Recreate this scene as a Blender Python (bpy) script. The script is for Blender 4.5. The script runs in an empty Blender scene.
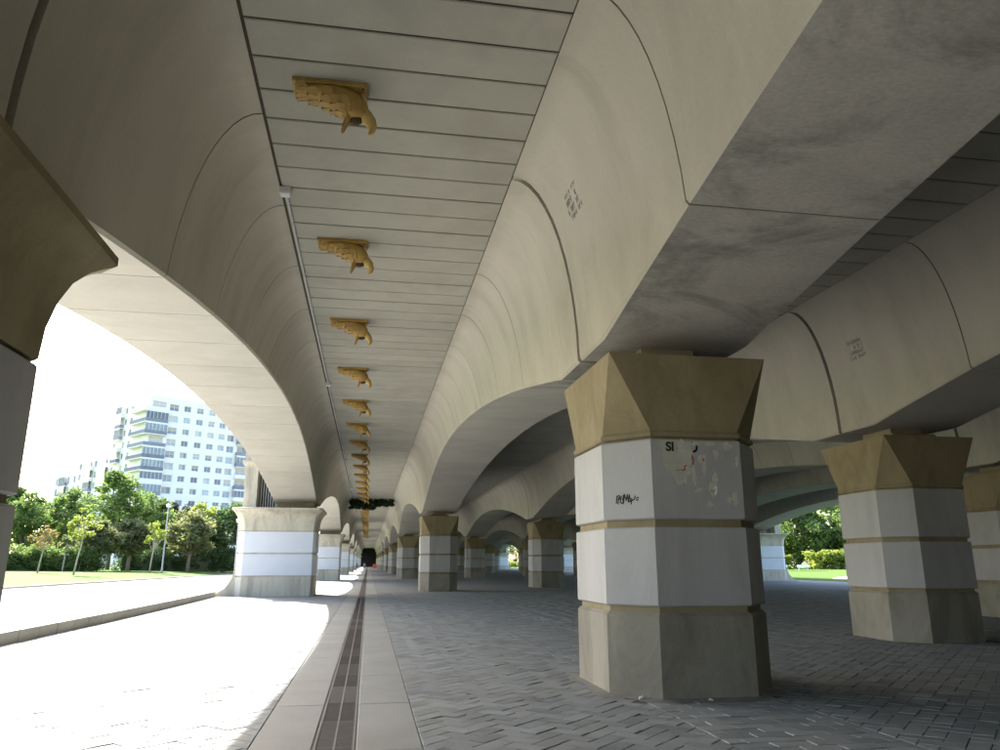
import bpy, math, random
import numpy as np
from mathutils import Vector, Matrix
random.seed(7); rng = np.random.default_rng(7)
S = bpy.context.scene
COL = S.collection
# ------------------------------------------------------------------ camera
CAMZ = 1.6; F = 750.0
PITCH, YAW = math.radians(14.072), math.radians(9.688)
cam = bpy.data.cameras.new('camera'); cam.sensor_width = 36; cam.lens = 36*F/1000
cam.clip_start = .05; cam.clip_end = 3000
co = bpy.data.objects.new('camera', cam); COL.objects.link(co)
co.location = (0, 0, CAMZ); co.rotation_euler = (math.pi/2+PITCH, 0, -YAW)
S.camera = co
# ------------------------------------------------------------------ light
SUN_DIR = Vector((-.65, 1.18, 1.0)).normalized()          # towards the sun
EL = math.asin(SUN_DIR.z); AZ = math.atan2(SUN_DIR.x, SUN_DIR.y)
W = bpy.data.worlds.new('World'); S.world = W; W.use_nodes = True
nt = W.node_tree; nt.nodes.clear()
wo = nt.nodes.new('ShaderNodeOutputWorld'); bg = nt.nodes.new('ShaderNodeBackground')
sk = nt.nodes.new('ShaderNodeTexSky'); sk.sky_type = 'NISHITA'; sk.sun_disc = False
sk.sun_elevation = EL; sk.sun_rotation = AZ; sk.air_density = 1.0; sk.dust_density = 3.0; sk.ozone_density = 1.0
nt.links.new(sk.outputs[0], bg.inputs[0]); nt.links.new(bg.outputs[0], wo.inputs[0]); bg.inputs[1].default_value = .14
sl = bpy.data.lights.new('sun', 'SUN'); sl.energy = 4.0; sl.angle = math.radians(.53); sl.color = (1, .965, .89)
so = bpy.data.objects.new('sun', sl); COL.objects.link(so); so.rotation_euler = SUN_DIR.to_track_quat('Z', 'Y').to_euler()
S.view_settings.view_transform = 'Standard'; S.view_settings.look = 'None'
S.view_settings.gamma = 1; S.view_settings.use_curve_mapping = False; S.view_settings.exposure = 2.5
S.cycles.max_bounces = 5; S.cycles.diffuse_bounces = 3
# ------------------------------------------------------------------ helpers
def ray(px, py):
    v = Vector(((px-500)/F, -(py-375)/F, -1)); return co.rotation_euler.to_matrix() @ v
def at(px, py, z):
    d = ray(px, py); t = (z-CAMZ)/d.z; return Vector((d.x*t, d.y*t, z))
def tag(o, label, cat, group=None, kind=None):
    if label: o['label'] = label
    if cat: o['category'] = cat
    if group: o['group'] = group
    if kind: o['kind'] = kind
    return o
def empty(name, loc=(0, 0, 0), rz=0):
    o = bpy.data.objects.new(name, None); COL.objects.link(o); o.location = loc; o.rotation_euler = (0, 0, rz)
    o.empty_display_size = .2; return o
def link(name, me, parent=None, loc=(0, 0, 0), rot=(0, 0, 0)):
    o = bpy.data.objects.new(name, me); COL.objects.link(o); o.location = loc; o.rotation_euler = rot; o.parent = parent; return o
class MB:
    def __init__(s): s.v = []; s.f = []; s.m = []
    def add(s, vs, fs, m=0):
        n = len(s.v); s.v += [tuple(p) for p in vs]; s.f += [tuple(i+n for i in f) for f in fs]; s.m += [m]*len(fs); return s
    def box(s, a, b, m=0, bev=0):
        x0, y0, z0 = a; x1, y1, z1 = b
        return s.add([(x0,y0,z0),(x1,y0,z0),(x1,y1,z0),(x0,y1,z0),(x0,y0,z1),(x1,y0,z1),(x1,y1,z1),(x0,y1,z1)],
                     [(0,3,2,1),(4,5,6,7),(0,1,5,4),(1,2,6,5),(2,3,7,6),(3,0,4,7)], m)
    def loft(s, rings, m=0, cap=True, closed=True):
        n = len(rings[0]); vs = [p for r in rings for p in r]; fs = []
        for k in range(len(rings)-1):
            for i in range(n if closed else n-1):
                j = (i+1) % n; fs.append((k*n+i, k*n+j, (k+1)*n+j, (k+1)*n+i))
        if cap: fs.append(tuple(range(n-1, -1, -1))); fs.append(tuple((len(rings)-1)*n+i for i in range(n)))
        return s.add(vs, fs, m)
    def tube(s, pts, rad, n=8, m=0, cap=True, flat=None):
        pts = [Vector(p) for p in pts]; rings = []
        for i, p in enumerate(pts):
            t = (pts[min(i+1, len(pts)-1)]-pts[max(i-1, 0)]).normalized()
            a = t.orthogonal().normalized() if abs(t.y) > .95 else t.cross(Vector((0, 1, 0))).normalized()
            b = t.cross(a); r = rad[i] if hasattr(rad, '__len__') else rad
            ra, rb = r if hasattr(r, '__len__') else (r, r)
            rings.append([p+a*math.cos(k*2*math.pi/n)*ra+b*math.sin(k*2*math.pi/n)*rb for k in range(n)])
        return s.loft(rings, m, cap)
    def mesh(s, name, mats, smooth=False, fix=True):
        me = bpy.data.meshes.new(name); me.from_pydata(s.v, [], s.f)
        for m in (mats if isinstance(mats, (list, tuple)) else [mats]): me.materials.append(m)
        me.polygons.foreach_set('material_index', s.m)
        if smooth: me.polygons.foreach_set('use_smooth', [True]*len(s.f))
        if fix:
            import bmesh
            bm = bmesh.new(); bm.from_mesh(me); bmesh.ops.recalc_face_normals(bm, faces=bm.faces); bm.to_mesh(me); bm.free()
        me.update(); return me
    def build(s, name, mats, parent=None, loc=(0, 0, 0), rot=(0, 0, 0), smooth=False, fix=True):
        return link(name, s.mesh(name, mats, smooth, fix), parent, loc, rot)
def sharp(o_or_me, ang=35):
    me = o_or_me.data if hasattr(o_or_me, 'data') else o_or_me
    me.set_sharp_from_angle(angle=math.radians(ang)); return o_or_me
# ------------------------------------------------------------------ materials
def mat(name, col, var=.12, scale=1.5, fine=30, bump=.15, bdist=.01, rough=.85, spec=.3, rand=0, island=0, stain=None, stain_amt=0, stretch=(1,1,1), speck=0, tint=None):
    m = bpy.data.materials.new(name); m.use_nodes = True; N = m.node_tree.nodes; L = m.node_tree.links
    b = N['Principled BSDF']; b.inputs['Roughness'].default_value = rough; b.inputs['Specular IOR Level'].default_value = spec
    g = N.new('ShaderNodeNewGeometry'); mp = N.new('ShaderNodeMapping'); mp.inputs['Scale'].default_value = stretch
    L.new(g.outputs['Position'], mp.inputs[0])
    n1 = N.new('ShaderNodeTexNoise'); n1.inputs['Scale'].default_value = scale; n1.inputs['Detail'].default_value = 4; n1.inputs['Roughness'].default_value = .6
    n2 = N.new('ShaderNodeTexNoise'); n2.inputs['Scale'].default_value = fine; n2.inputs['Detail'].default_value = 2
    L.new(mp.outputs[0], n1.inputs[0]); L.new(mp.outputs[0], n2.inputs[0])
    def math_(op, a, bb):
        x = N.new('ShaderNodeMath'); x.operation = op
        for i, q in enumerate((a, bb)):
            if isinstance(q, (int, float)): x.inputs[i].default_value = q
            else: L.new(q, x.inputs[i])
        return x.outputs[0]
    k = math_('MULTIPLY', math_('SUBTRACT', n1.outputs[0], .5), var*2.6)
    k2 = math_('MULTIPLY', math_('SUBTRACT', n2.outputs[0], .5), var*2.0)
    v = math_('ADD', math_('ADD', k, k2), 1.0)
    if rand:
        oi = N.new('ShaderNodeObjectInfo'); v = math_('ADD', v, math_('MULTIPLY', math_('SUBTRACT', oi.outputs['Random'], .5), rand*2))
    if island:
        v = math_('ADD', v, math_('MULTIPLY', math_('SUBTRACT', g.outputs['Random Per Island'], .5), island*2))
    hs = N.new('ShaderNodeVectorMath'); hs.operation = 'SCALE'; hs.inputs[0].default_value = col[:3]; L.new(v, hs.inputs['Scale'])
    out = hs.outputs[0]
    if tint:
        mx = N.new('ShaderNodeMix'); mx.data_type = 'RGBA'; mx.blend_type = 'MIX'
        src = g.outputs['Random Per Island'] if island else N.new('ShaderNodeObjectInfo').outputs['Random']
        wn = N.new('ShaderNodeTexWhiteNoise'); wn.noise_dimensions = '1D'; L.new(src, wn.inputs['W'])
        hs2 = N.new('ShaderNodeVectorMath'); hs2.operation = 'SCALE'; hs2.inputs[0].default_value = tint; L.new(v, hs2.inputs['Scale'])
        L.new(wn.outputs[0], mx.inputs[0]); L.new(out, mx.inputs[6]); L.new(hs2.outputs[0], mx.inputs[7]); out = mx.outputs[2]
    if stain:
        n3 = N.new('ShaderNodeTexNoise'); n3.inputs['Scale'].default_value = scale*.55; n3.inputs['Detail'].default_value = 6; n3.inputs['Roughness'].default_value = .68; n3.inputs['Distortion'].default_value = .6
        L.new(mp.outputs[0], n3.inputs[0])
        r = N.new('ShaderNodeValToRGB'); r.color_ramp.elements[0].position = .46; r.color_ramp.elements[1].position = .68
        L.new(n3.outputs[0], r.inputs[0])
        mx = N.new('ShaderNodeMix'); mx.data_type = 'RGBA'; L.new(math_('MULTIPLY', r.outputs[0], stain_amt), mx.inputs[0]); L.new(out, mx.inputs[6]); mx.inputs[7].default_value = (*stain, 1); out = mx.outputs[2]
    if speck:
        vo = N.new('ShaderNodeTexVoronoi'); vo.inputs['Scale'].default_value = 9; L.new(g.outputs['Position'], vo.inputs[0])
        lt = math_('LESS_THAN', vo.outputs['Distance'], .06)
        mx = N.new('ShaderNodeMix'); mx.data_type = 'RGBA'; L.new(math_('MULTIPLY', lt, speck), mx.inputs[0]); L.new(out, mx.inputs[6]); mx.inputs[7].default_value = (.08, .075, .06, 1); out = mx.outputs[2]
    L.new(out, b.inputs['Base Color'])
    if bump:
        bp = N.new('ShaderNodeBump'); bp.inputs['Strength'].default_value = bump; bp.inputs['Distance'].default_value = bdist
        L.new(math_('ADD', n2.outputs[0], n1.outputs[0]), bp.inputs['Height']); L.new(bp.outputs[0], b.inputs['Normal'])
    return m
def leafmat(name, c1, c2, trans=.35):
    m = bpy.data.materials.new(name); m.use_nodes = True; N = m.node_tree.nodes; L = m.node_tree.links; N.remove(N['Principled BSDF'])
    g = N.new('ShaderNodeNewGeometry'); mx = N.new('ShaderNodeMix'); mx.data_type = 'RGBA'
    mx.inputs[6].default_value = (*c1, 1); mx.inputs[7].default_value = (*c2, 1); L.new(g.outputs['Random Per Island'], mx.inputs[0])
    d = N.new('ShaderNodeBsdfDiffuse'); t = N.new('ShaderNodeBsdfTranslucent'); gl = N.new('ShaderNodeBsdfGlossy'); gl.inputs['Roughness'].default_value = .45; gl.inputs['Color'].default_value = (.5,.5,.5,1)
    s = N.new('ShaderNodeMixShader'); s.inputs[0].default_value = trans; s2 = N.new('ShaderNodeMixShader'); s2.inputs[0].default_value = .06
    L.new(mx.outputs[2], d.inputs[0]); L.new(mx.outputs[2], t.inputs[0]); L.new(d.outputs[0], s.inputs[1]); L.new(t.outputs[0], s.inputs[2])
    L.new(s.outputs[0], s2.inputs[1]); L.new(gl.outputs[0], s2.inputs[2]); L.new(s2.outputs[0], N['Material Output'].inputs[0]); return m
M = {}
M['rib'] = mat('precast_concrete', (.43, .40, .328), .12, .9, 40, 0, .004, .8, rand=.05, stain=(.30, .27, .215), stain_amt=.5, stretch=(.7, 1.6, .6))
M['soffit'] = mat('soffit_concrete', (.46, .435, .38), .10, .8, 24, 0, .004, .8, rand=.05, stain=(.33, .31, .265), stain_amt=.4)
M['stainsoffit'] = mat('water_stained_soffit', (.44, .415, .36), .22, 1.3, 24, .15, .005, .8, stain=(.12, .115, .095), stain_amt=.8, stretch=(.8, 1.3, 1))
M['plank'] = mat('ceiling_plank_concrete', (.37, .356, .298), .09, 1.2, 45, 0, .004, .85, rand=.05, stain=(.25, .235, .195), stain_amt=.4)
M['joint'] = mat('joint_sealant', (.07, .058, .042), .15, 3, 30, .1)
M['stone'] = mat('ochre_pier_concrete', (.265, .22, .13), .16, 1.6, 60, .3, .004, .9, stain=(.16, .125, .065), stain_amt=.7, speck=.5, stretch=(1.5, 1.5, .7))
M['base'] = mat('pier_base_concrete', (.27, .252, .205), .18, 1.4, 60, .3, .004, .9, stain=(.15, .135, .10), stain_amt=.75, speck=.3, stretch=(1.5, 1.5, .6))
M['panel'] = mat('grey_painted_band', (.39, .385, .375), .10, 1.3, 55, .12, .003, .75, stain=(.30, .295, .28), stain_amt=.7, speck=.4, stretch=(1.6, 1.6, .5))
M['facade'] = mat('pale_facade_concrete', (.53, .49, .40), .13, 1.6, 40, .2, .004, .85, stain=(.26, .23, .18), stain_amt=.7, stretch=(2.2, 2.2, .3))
M['facadepanel'] = mat('white_painted_band', (.66, .68, .72), .05, 1.2, 40, 0, .003, .7, speck=.15)
M['bearing'] = mat('bearing_block', (.24, .20, .13), .15, 3)
M['paver'] = mat('grey_stone_paver', (.225, .24, .243), .22, 2.2, 50, .4, .004, .8, .22, rand=.2, stain=(.31, .305, .285), stain_amt=.5)
M['paverfar'] = mat('grey_stone_paver_field', (.225, .24, .243), .22, 2.2, 50, .4, .004, .8, .22, island=.2, stain=(.31, .305, .285), stain_amt=.5)
M['bed'] = mat('dirt_bed', (.11, .11, .105), .2, 4)
M['strip'] = mat('pale_concrete_slab', (.262, .268, .258), .12, 1.1, 40, .2, .003, .75, rand=.05, stain=(.205, .205, .188), stain_amt=.5)
M['iron'] = mat('rusty_cast_iron', (.042, .035, .034), .3, 8, 60, .3, .003, .75, rand=.1)
M['rail'] = mat('galvanised_edge', (.20, .19, .175), .25, 6, 40, .2, .002, .6)
M['blocker'] = mat('light_blocker_concrete', (.24, .22, .18), .15, .8, 20, .2)  # plain concrete for the unseen walls added to block light
M['mouth'] = mat('mouth_shade', (.06, .038, .016), .2, 9)  # dark brown that colours in the shade of the open beak
M['dark'] = mat('dark_void', (.012, .011, .011), .1)
M['kerb'] = mat('kerb_stone', (.36, .34, .30), .15, 2, 40, .25, .005, .85, rand=.06)
M['road'] = mat('pale_path_surface', (.47, .45, .41), .08, .7, 30, 0, .004, .9)
M['earth'] = mat('dry_ground', (.33, .30, .24), .15, .2, 6, .2)
M['lawn'] = mat('lawn_grass', (.065, .125, .02), .22, .35, 14, .6, .05, .95, .1, stain=(.12, .15, .035), stain_amt=.5)
M['gold'] = mat('gilded_ochre_cast', (.37, .235, .06), .3, 9, 60, .4, .006, .6, .4, rand=.12, stain=(.22, .12, .035), stain_amt=.55)
M['beak'] = mat('beak_ochre', (.42, .29, .08), .2, 9, 50, .3, .004, .5, .45)
M['steel'] = mat('galvanised_conduit', (.52, .52, .52), .1, 5, 40, .1, .002, .4, .5)
M['boxgrey'] = mat('junction_box_plastic', (.62, .62, .62), .05, 5, 40, 0, .002, .5)
M['bwhite'] = mat('white_render', (.84, .80, .765), .05, .3, 6, 0, .01, .9)
M['bpink'] = mat('red_brown_cladding', (.34, .17, .15), .1, .5)
M['glass'] = mat('window_glass', (.31, .345, .39), .3, .35, 2, 0, .01, .25, .5, rand=.5)
M['blind'] = mat('window_blind', (.52, .47, .42), .1, 1, 8, 0, .01, .7, rand=.25)
M['shade'] = mat('dark_awning', (.24, .25, .30), .2, 1, 8, 0, .01, .8, rand=.3)
M['brown'] = mat('terracotta', (.40, .25, .18), .1)
M['white'] = mat('white_paint', (.75, .75, .74), .05, 4, 20, .05, .002, .6)
M['paper'] = mat('torn_poster_paper', (.45, .435, .36), .12, 9, 60, .2, .002, .9)
M['glue'] = mat('poster_glue_smear', (.50, .48, .40), .2, 9, 60, .2, .002, .9)
M['ink'] = mat('black_ink', (.025, .025, .028), .1)
M['red'] = mat('red_paint_scribble', (.42, .07, .05), .1)
M['stencil'] = mat('faded_stencil_ink', (.19, .18, .155), .2, 20)
M['bark'] = mat('bark', (.20, .16, .12), .25, 4, 30, .5, .01, .95)
M['palebark'] = mat('pale_bark', (.36, .32, .26), .25, 4, 30, .5, .01, .95)
M['greymetal'] = mat('lamp_post_metal', (.35, .37, .36), .1, 3, 20, .05, .002, .5)
M['globe'] = mat('lamp_globe', (.75, .73, .70), .05, 3, 20, 0, .002, .3)
M['orange'] = mat('orange_barrier', (.55, .12, .05), .1)
M['cloth1'] = mat('dark_clothes', (.05, .055, .08), .1); M['cloth2'] = mat('grey_clothes', (.30, .30, .33), .1); M['skin'] = mat('skin', (.45, .28, .2), .05)
M['leafA'] = leafmat('leaves_mid', (.085, .15, .03), (.19, .27, .065), .6)
M['leafB'] = leafmat('leaves_dark', (.04, .085, .024), (.10, .165, .045), .5)
M['leafC'] = leafmat('leaves_yellow', (.18, .25, .035), (.31, .35, .06), .5)
M['leafD'] = leafmat('leaves_olive', (.12, .15, .05), (.22, .23, .09), .6)
M['leafE'] = leafmat('leaves_orange', (.22, .19, .06), (.33, .24, .09), .45)
M['leafF'] = leafmat('leaves_purple', (.04, .038, .03), (.075, .07, .045), .2)
M['ivy'] = leafmat('ivy', (.012, .035, .010), (.03, .065, .02), .15)
# ------------------------------------------------------------------ dimensions of the bridge
SP, SPAN, SKEW = 7.95, 36.25, 5.37          # rib spacing, span, stagger from rib to rib
HW, CA, CB, ZC = 1.08, 1.03, 3.2, 7.62      # half width, cove width and height, ceiling level
ZS, ZCR = 4.60, 6.27                        # soffit at the pier and at the crown
RX = [4.15+SP*k for k in range(-1, 5)]      # six rows of ribs
PY = [10.40+SKEW*k for k in range(-1, 5)]   # pier centre in each row
JO = .36                                    # rib joint lies a little beyond the pier's centre
def zsoff(t):                               # t along the span, 0..SPAN
    u = min(t, SPAN-t)
    if u <= 1.2: return ZS
    h = SPAN/2-1.2; q = (SPAN/2-u)/h
    return ZCR-(ZCR-ZS)*q*q
# ------------------------------------------------------------------ ground
def sheet(name, poly, z, m, kind='structure', parent=None):
    b = MB(); b.add([(x, y, z) for x, y in poly], [tuple(range(len(poly)))]); o = b.build(name, m, parent); o['kind'] = kind; return o
sheet('ground', [(-1500, -1500), (1500, -1500), (1500, 1500), (-1500, 1500)], -.12, M['earth'])
paving = sheet('pavement', [(-7.5, -80), (41.2, -80), (41.2, 330), (-7.5, 330)], -.0075, M['bed'])
# herringbone of stone blocks, 45 degrees
PL, PW, GAP = .38, .19, .007
def paver_mesh(l, w, jit=0):
    b = MB(); h = .03; e = .005
    def ring(d, z): return [(-l/2+d, -w/2+d, z), (l/2-d, -w/2+d, z), (l/2-d, w/2-d, z), (-l/2+d, w/2-d, z)]
    r = [ring(0, -h), ring(0, -e*.9), ring(e, 0)]
    b.loft(r, 0, False); b.add(r[2], [(0, 1, 2, 3)]); return b
def herring(xmin, xmax, ymin, ymax):
    out = []; c = math.sqrt(.5); R_ = int(max(xmax-xmin, ymax-ymin)/PW*1.0)+6; cx, cy = (xmin+xmax)/2, (ymin+ymax)/2
    # pattern in block units W: horizontal block at (i+4k.., i): classic 2:1 herringbone
    for j in range(-R_, R_):
        for k in range(-R_//4-2, R_//4+3):
            for (ox, oy, ang) in (((j+4*k)+1.0, j+.5, 0), ((j+4*k)-.5, j+1.0-0, 90)):
                u, v = ox*PW, oy*PW
                x, y = cx+(u-v)*c, cy+(u+v)*c
                if xmin < x < xmax and ymin < y < ymax: out.append((x, y, ang+45))
    return out
BAND = (3.32, 4.98)                          # straight-laid band through the pier row
def inpier(x, y):
    for k in range(6):
        for n in range(-1, 3):
            if abs(x-RX[k]) < 1.06 and abs(y-PY[k]-n*SPAN) < 1.2: return True
    return False
cand = [(x, y, a) for x, y, a in herring(.2, 30, 5.2, 44) if not (BAND[0]+.26 < x < BAND[1]-.26) and not inpier(x, y)
        and x < 1.4+y*1.35]
yy = 5.2; row = 0; halves = []
while yy < 44:
    x = BAND[0]+(0 if row % 2 else PL/2)
    if row % 2 == 0 and not inpier(BAND[0]+.1, yy): halves.append((BAND[0]+GAP/2, BAND[0]+PL/2-GAP/2, yy))
    while x < BAND[1]-.02:
        x1 = min(x+PL, BAND[1]); x0 = x
        if x1-x0 > PL-.001 and not inpier((x0+x1)/2, yy): cand.append(((x0+x1)/2, yy, 0))
        elif x1-x0 > .03 and not inpier((x0+x1)/2, yy): halves.append((x0+GAP/2, x1-GAP/2, yy))
        x += PL
    yy += PW; row += 1
cand += [(x, y, a) for x, y, a in herring(-7.2, -.75, 6.0, 22) if y > 6.0]
def field(x, a):                 # the strip of paving a block belongs to; blocks are cut at its edges
    if a == 0: return BAND
    return (-7.5, SX0_-.006) if x < 0 else (SX1_+.006, BAND[0]) if x < 4.1 else (BAND[1], 99)
SX0_, SX1_ = -.98, .55
def clipped(x, y, a):
    if a == 0: return None
    lo, hi = field(x, a); t = math.radians(a); l, w = (PL-GAP)/2, (PW-GAP)/2
    P = [(x+u*math.cos(t)-v*math.sin(t), y+u*math.sin(t)+v*math.cos(t)) for u, v in ((-l, -w), (l, -w), (l, w), (-l, w))]
    if all(lo < p[0] < hi for p in P): return None
    for sgn, lim in ((1, lo+GAP/2), (-1, -(hi-GAP/2))):
        Q = []
        for i in range(len(P)):
            p, q = P[i], P[(i+1) % len(P)]; dp, dq = sgn*p[0]-lim, sgn*q[0]-lim
            if dp >= 0: Q.append(p)
            if (dp >= 0) != (dq >= 0): f = dp/(dp-dq); Q.append((p[0]+(q[0]-p[0])*f, p[1]+(q[1]-p[1])*f))
        P = Q
        if len(P) < 3: return []
    return P
cutb = MB(); keep = []
for c_ in cand:
    P = clipped(*c_)
    if P is None: keep.append(c_); continue
    if len(P) < 3: continue
    n = len(P); cx_ = sum(p[0] for p in P)/n; cy_ = sum(p[1] for p in P)/n; z_ = random.gauss(0, .0015)
    ins = [(p[0]+(cx_-p[0])*.06, p[1]+(cy_-p[1])*.06) for p in P]
    cutb.add([(p[0], p[1], -.03) for p in P]+[(p[0], p[1], -.007+z_) for p in P]+[(p[0], p[1], z_) for p in ins],
             [(i, (i+1) % n, n+(i+1) % n, n+i) for i in range(n)]+[(n+i, n+(i+1) % n, 2*n+(i+1) % n, 2*n+i) for i in range(n)]+[tuple(range(2*n, 3*n))])
for x0, x1, yq in halves:
    w = (PW-GAP)/2; z_ = random.gauss(0, .0015); e = .008
    def rg(d, z): return [(x0+d, yq-w+d, z), (x1-d, yq-w+d, z), (x1-d, yq+w-d, z), (x0+d, yq+w-d, z)]
    cutb.loft([rg(0, -.03), rg(0, -.007+z_), rg(e, z_)], 0, False); cutb.add(rg(e, z_), [(0, 1, 2, 3)])
cand = keep
o = cutb.build('cut_pavers', M['paverfar'], paving); o['kind'] = 'stuff'
def seen(x, y):
    v = co.rotation_euler.to_matrix().transposed() @ Vector((x, y, -CAMZ)); 
    if v.z > -.5: return False
    a, b_ = F*v.x/-v.z, F*v.y/-v.z
    return abs(a) < 515 and abs(b_) < 390
cand.sort(key=lambda p: p[1]*p[1]+p[0]*p[0]*.6+(100 if not seen(p[0], p[1]) else 0)+(60 if p[0] < 0 else 0))
pm = paver_mesh(PL-GAP, PW-GAP).mesh('paver', M['paver'])
for x, y, a in cand[:300]:
    o = link('paver', pm, paving, (x, y, random.gauss(0, .002)), (random.gauss(0, .011), random.gauss(0, .011), math.radians(a)+random.gauss(0, .012)))
pb = paver_mesh(PL-GAP, PW-GAP); PV = np.array(pb.v); PF = pb.f; vs = []; fs = []
for i, (x, y, a) in enumerate(cand[300:]):
    t = math.radians(a)+random.gauss(0, .012); c, s = math.cos(t), math.sin(t); tx, ty, dz = random.gauss(0, .009), random.gauss(0, .009), random.gauss(0, .0022)
    q = np.empty_like(PV); q[:, 0] = x+PV[:, 0]*c-PV[:, 1]*s; q[:, 1] = y+PV[:, 0]*s+PV[:, 1]*c; q[:, 2] = PV[:, 2]+dz+PV[:, 0]*tx+PV[:, 1]*ty
    vs.append(q); n = i*len(PV); fs += [tuple(k+n for k in f) for f in PF]
me = bpy.data.meshes.new('pavers'); me.from_pydata(np.concatenate(vs), [], fs); me.materials.append(M['paverfar']); o = link('pavers', me, paving); o['kind'] = 'stuff'
# far paving where blocks can no longer be told apart
def paving_far():
    m = M['paverfar'].copy(); m.name = 'grey_stone_paving_far'; N = m.node_tree.nodes; L = m.node_tree.links
    return m
fm = mat('grey_stone_paving_far', (.228, .239, .241), .3, 3.0, 14, .5, .01, .85, .22, stain=(.25, .24, .225), stain_amt=.4)
fw = MB()
for poly in ([(-7.5, 22.2), (-1.0, 22.2), (-1.0, 330), (-7.5, 330)], [(.56, 44.1), (30, 44.1), (41.2, 44.1), (41.2, 330), (.56, 330)],
             [(-7.5, -80), (-1.0, -80), (-1.0, 5.9), (-7.5, 5.9)], [(.56, -80), (41.2, -80), (41.2, 5.1), (.56, 5.1)],
             [(30.1, 5.1), (41.2, 5.1), (41.2, 44.1), (30.1, 44.1)], [(-1.2, 4), (-1.3, 4), (-1.3, 4.01)]):
    fw.add([(x, y, -.004) for x, y in poly], [tuple(range(len(poly)))])
o = fw.build('paving_field', fm, paving, fix=False); o['kind'] = 'stuff'
# rest of the near field to the far right, outside the cone of pavers
# drain line: two rows of slabs with a grate between them
GX0, GX1 = -.42, -.05
SX0, SX1 = -.98, .55
drain_floor = MB().box((GX0-.02, -80, -.119), (GX1+.02, 330, -.10)).build('drain_channel', M['dark']); drain_floor['kind'] = 'structure'
strip = MB().box((SX0, -80, -.10), (GX0-.012, 5.0, 0)).box((GX1+.012, -80, -.10), (SX1, 5.0, 0)).box((SX0, 74.0, -.10), (GX0-.012, 330, 0)).box((GX1+.012, 74.0, -.10), (SX1, 330, 0)).build('drain_path', M['strip']); strip['kind'] = 'structure'
SL = 2.3
for side, (a, b_) in enumerate(((SX0, GX0-.012), (GX1+.012, SX1))):
    w = b_-a; mb = MB(); e = .006
    def rg(d, z): return [(d, d, z), (w-d, d, z), (w-d, SL-.012-d, z), (d, SL-.012-d, z)]
    mb.loft([rg(0, -.1), rg(0, -e), rg(e, 0)], 0); sm = mb.mesh('slab', M['strip'])
    for k in range(30): link('slab', sm, strip, (a, 5.0+k*SL, random.uniform(-.002, .002)))
GL = 1.15
mb = MB(); w = GX1-GX0
mb.box((.004, 0, -.05), (.022, GL-.01, -.001), 1); mb.box((w-.022, 0, -.05), (w-.004, GL-.01, -.001), 1); mb.box((w/2-.009, 0, -.04), (w/2+.009, GL-.01, -.003), 1)
railm = mb.mesh('edge_rail', [M['iron'], M['rail']])
mb = MB(); n = 28
for i in range(n):
    y = (i+.5)*(GL-.02)/n; mb.box((.03, y-.011, -.035), (w/2-.011, y+.011, -.005)); mb.box((w/2+.011, y-.011, -.035), (w-.03, y+.011, -.005))
barm = mb.mesh('bars', M['iron'])
for k in range(28):
    g = empty('drain_grate', (GX0, 5.2+k*GL, random.uniform(-.002, .001)))
    ords = ['dusty', 'rusty']
    tag(g, 'rusty slotted iron drain grate section set between the pale slabs', 'drain grate', 'grate sections along the drain line')
    link('frame', railm, g); bo = link('bars', barm, g); bo['kind'] = 'stuff'
mb = MB().box((GX0+.004, 5.2+28*GL, -.05), (GX0+.03, 330, -.002), 1).box((GX1-.03, 5.2+28*GL, -.05), (GX1-.004, 330, -.002), 1).box((GX0+.03, 5.2+28*GL, -.04), (GX1-.03, 330, -.006), 0)
o = mb.build('drain_grate_run', [M['iron'], M['rail']]); tag(o, 'distant run of rusty drain grate fading into the arcade', 'drain grate', None, 'stuff')
# road, kerbs and lawn on the left
def LE(y): return -20.7+(y-30)*.0545       # lawn edge
ys = [-60, 0, 30, 60, 100, 150, 250, 420]
mb = MB(); mb.add([(-7.62, y, .2) for y in ys]+[(LE(y)-3, y, .2) for y in ys], [(i, i+1, len(ys)+i+1, len(ys)+i) for i in range(len(ys)-1)])
mb.add([(-7.62, -60, .2), (-7.62, 420, .2), (-7.62, 420, -.11), (-7.62, -60, -.11)], [(0, 1, 2, 3)])
o = mb.build('road', M['road']); o['kind'] = 'structure'
prof = [(0, .30), (.5, .36), (3, .50), (8, .66), (16, .82), (40, 1.0), (400, 1.2)]
def lawn_z(x, y):
    d = LE(y)-x
    for (a, za), (b_, zb) in zip(prof, prof[1:]):
        if d <= b_: return za+(zb-za)*max(0, d-a)/(b_-a)
    return 1.2
ly = list(np.linspace(-40, 420, 60)); mb = MB(); mb.add([(LE(y)-d, y, z) for d, z in prof for y in ly], [(k*60+i, k*60+i+1, (k+1)*60+i+1, (k+1)*60+i) for k in range(len(prof)-1) for i in range(59)])
lawn = mb.build('lawn', M['lawn'], smooth=True); lawn['kind'] = 'structure'
mb = MB().box((0, 0, 0), (.22, 1.99, .33)); km = mb.mesh('kerb_stone', M['kerb'])
kr = empty('lawn_kerb', (0, 0, 0)); kr['kind'] = 'structure'
for k in range(60):
    y = 24+k*2.0; link('kerb_stone', km, kr, (LE(y), y, .0), (0, 0, -math.atan(.0545)))
mb = MB().box((0, 0, 0), (.30, .99, .245)); km = mb.mesh('kerb_block', M['kerb'])
kr = empty('road_kerb', (0, 0, 0)); kr['kind'] = 'structure'
for k in range(33):
    link('kerb_block', km, kr, (-7.62+random.uniform(-.006, .006)+.22*math.sin(math.pi*k/33), 7.0+k*1.0, 0))
for n in range(1, 8): MB().box((-7.62, PY[0]+n*SPAN+2, 0), (-7.32, PY[0]+(n+1)*SPAN-2, .245)).build('kerb_run', M['kerb'], kr)
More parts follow.
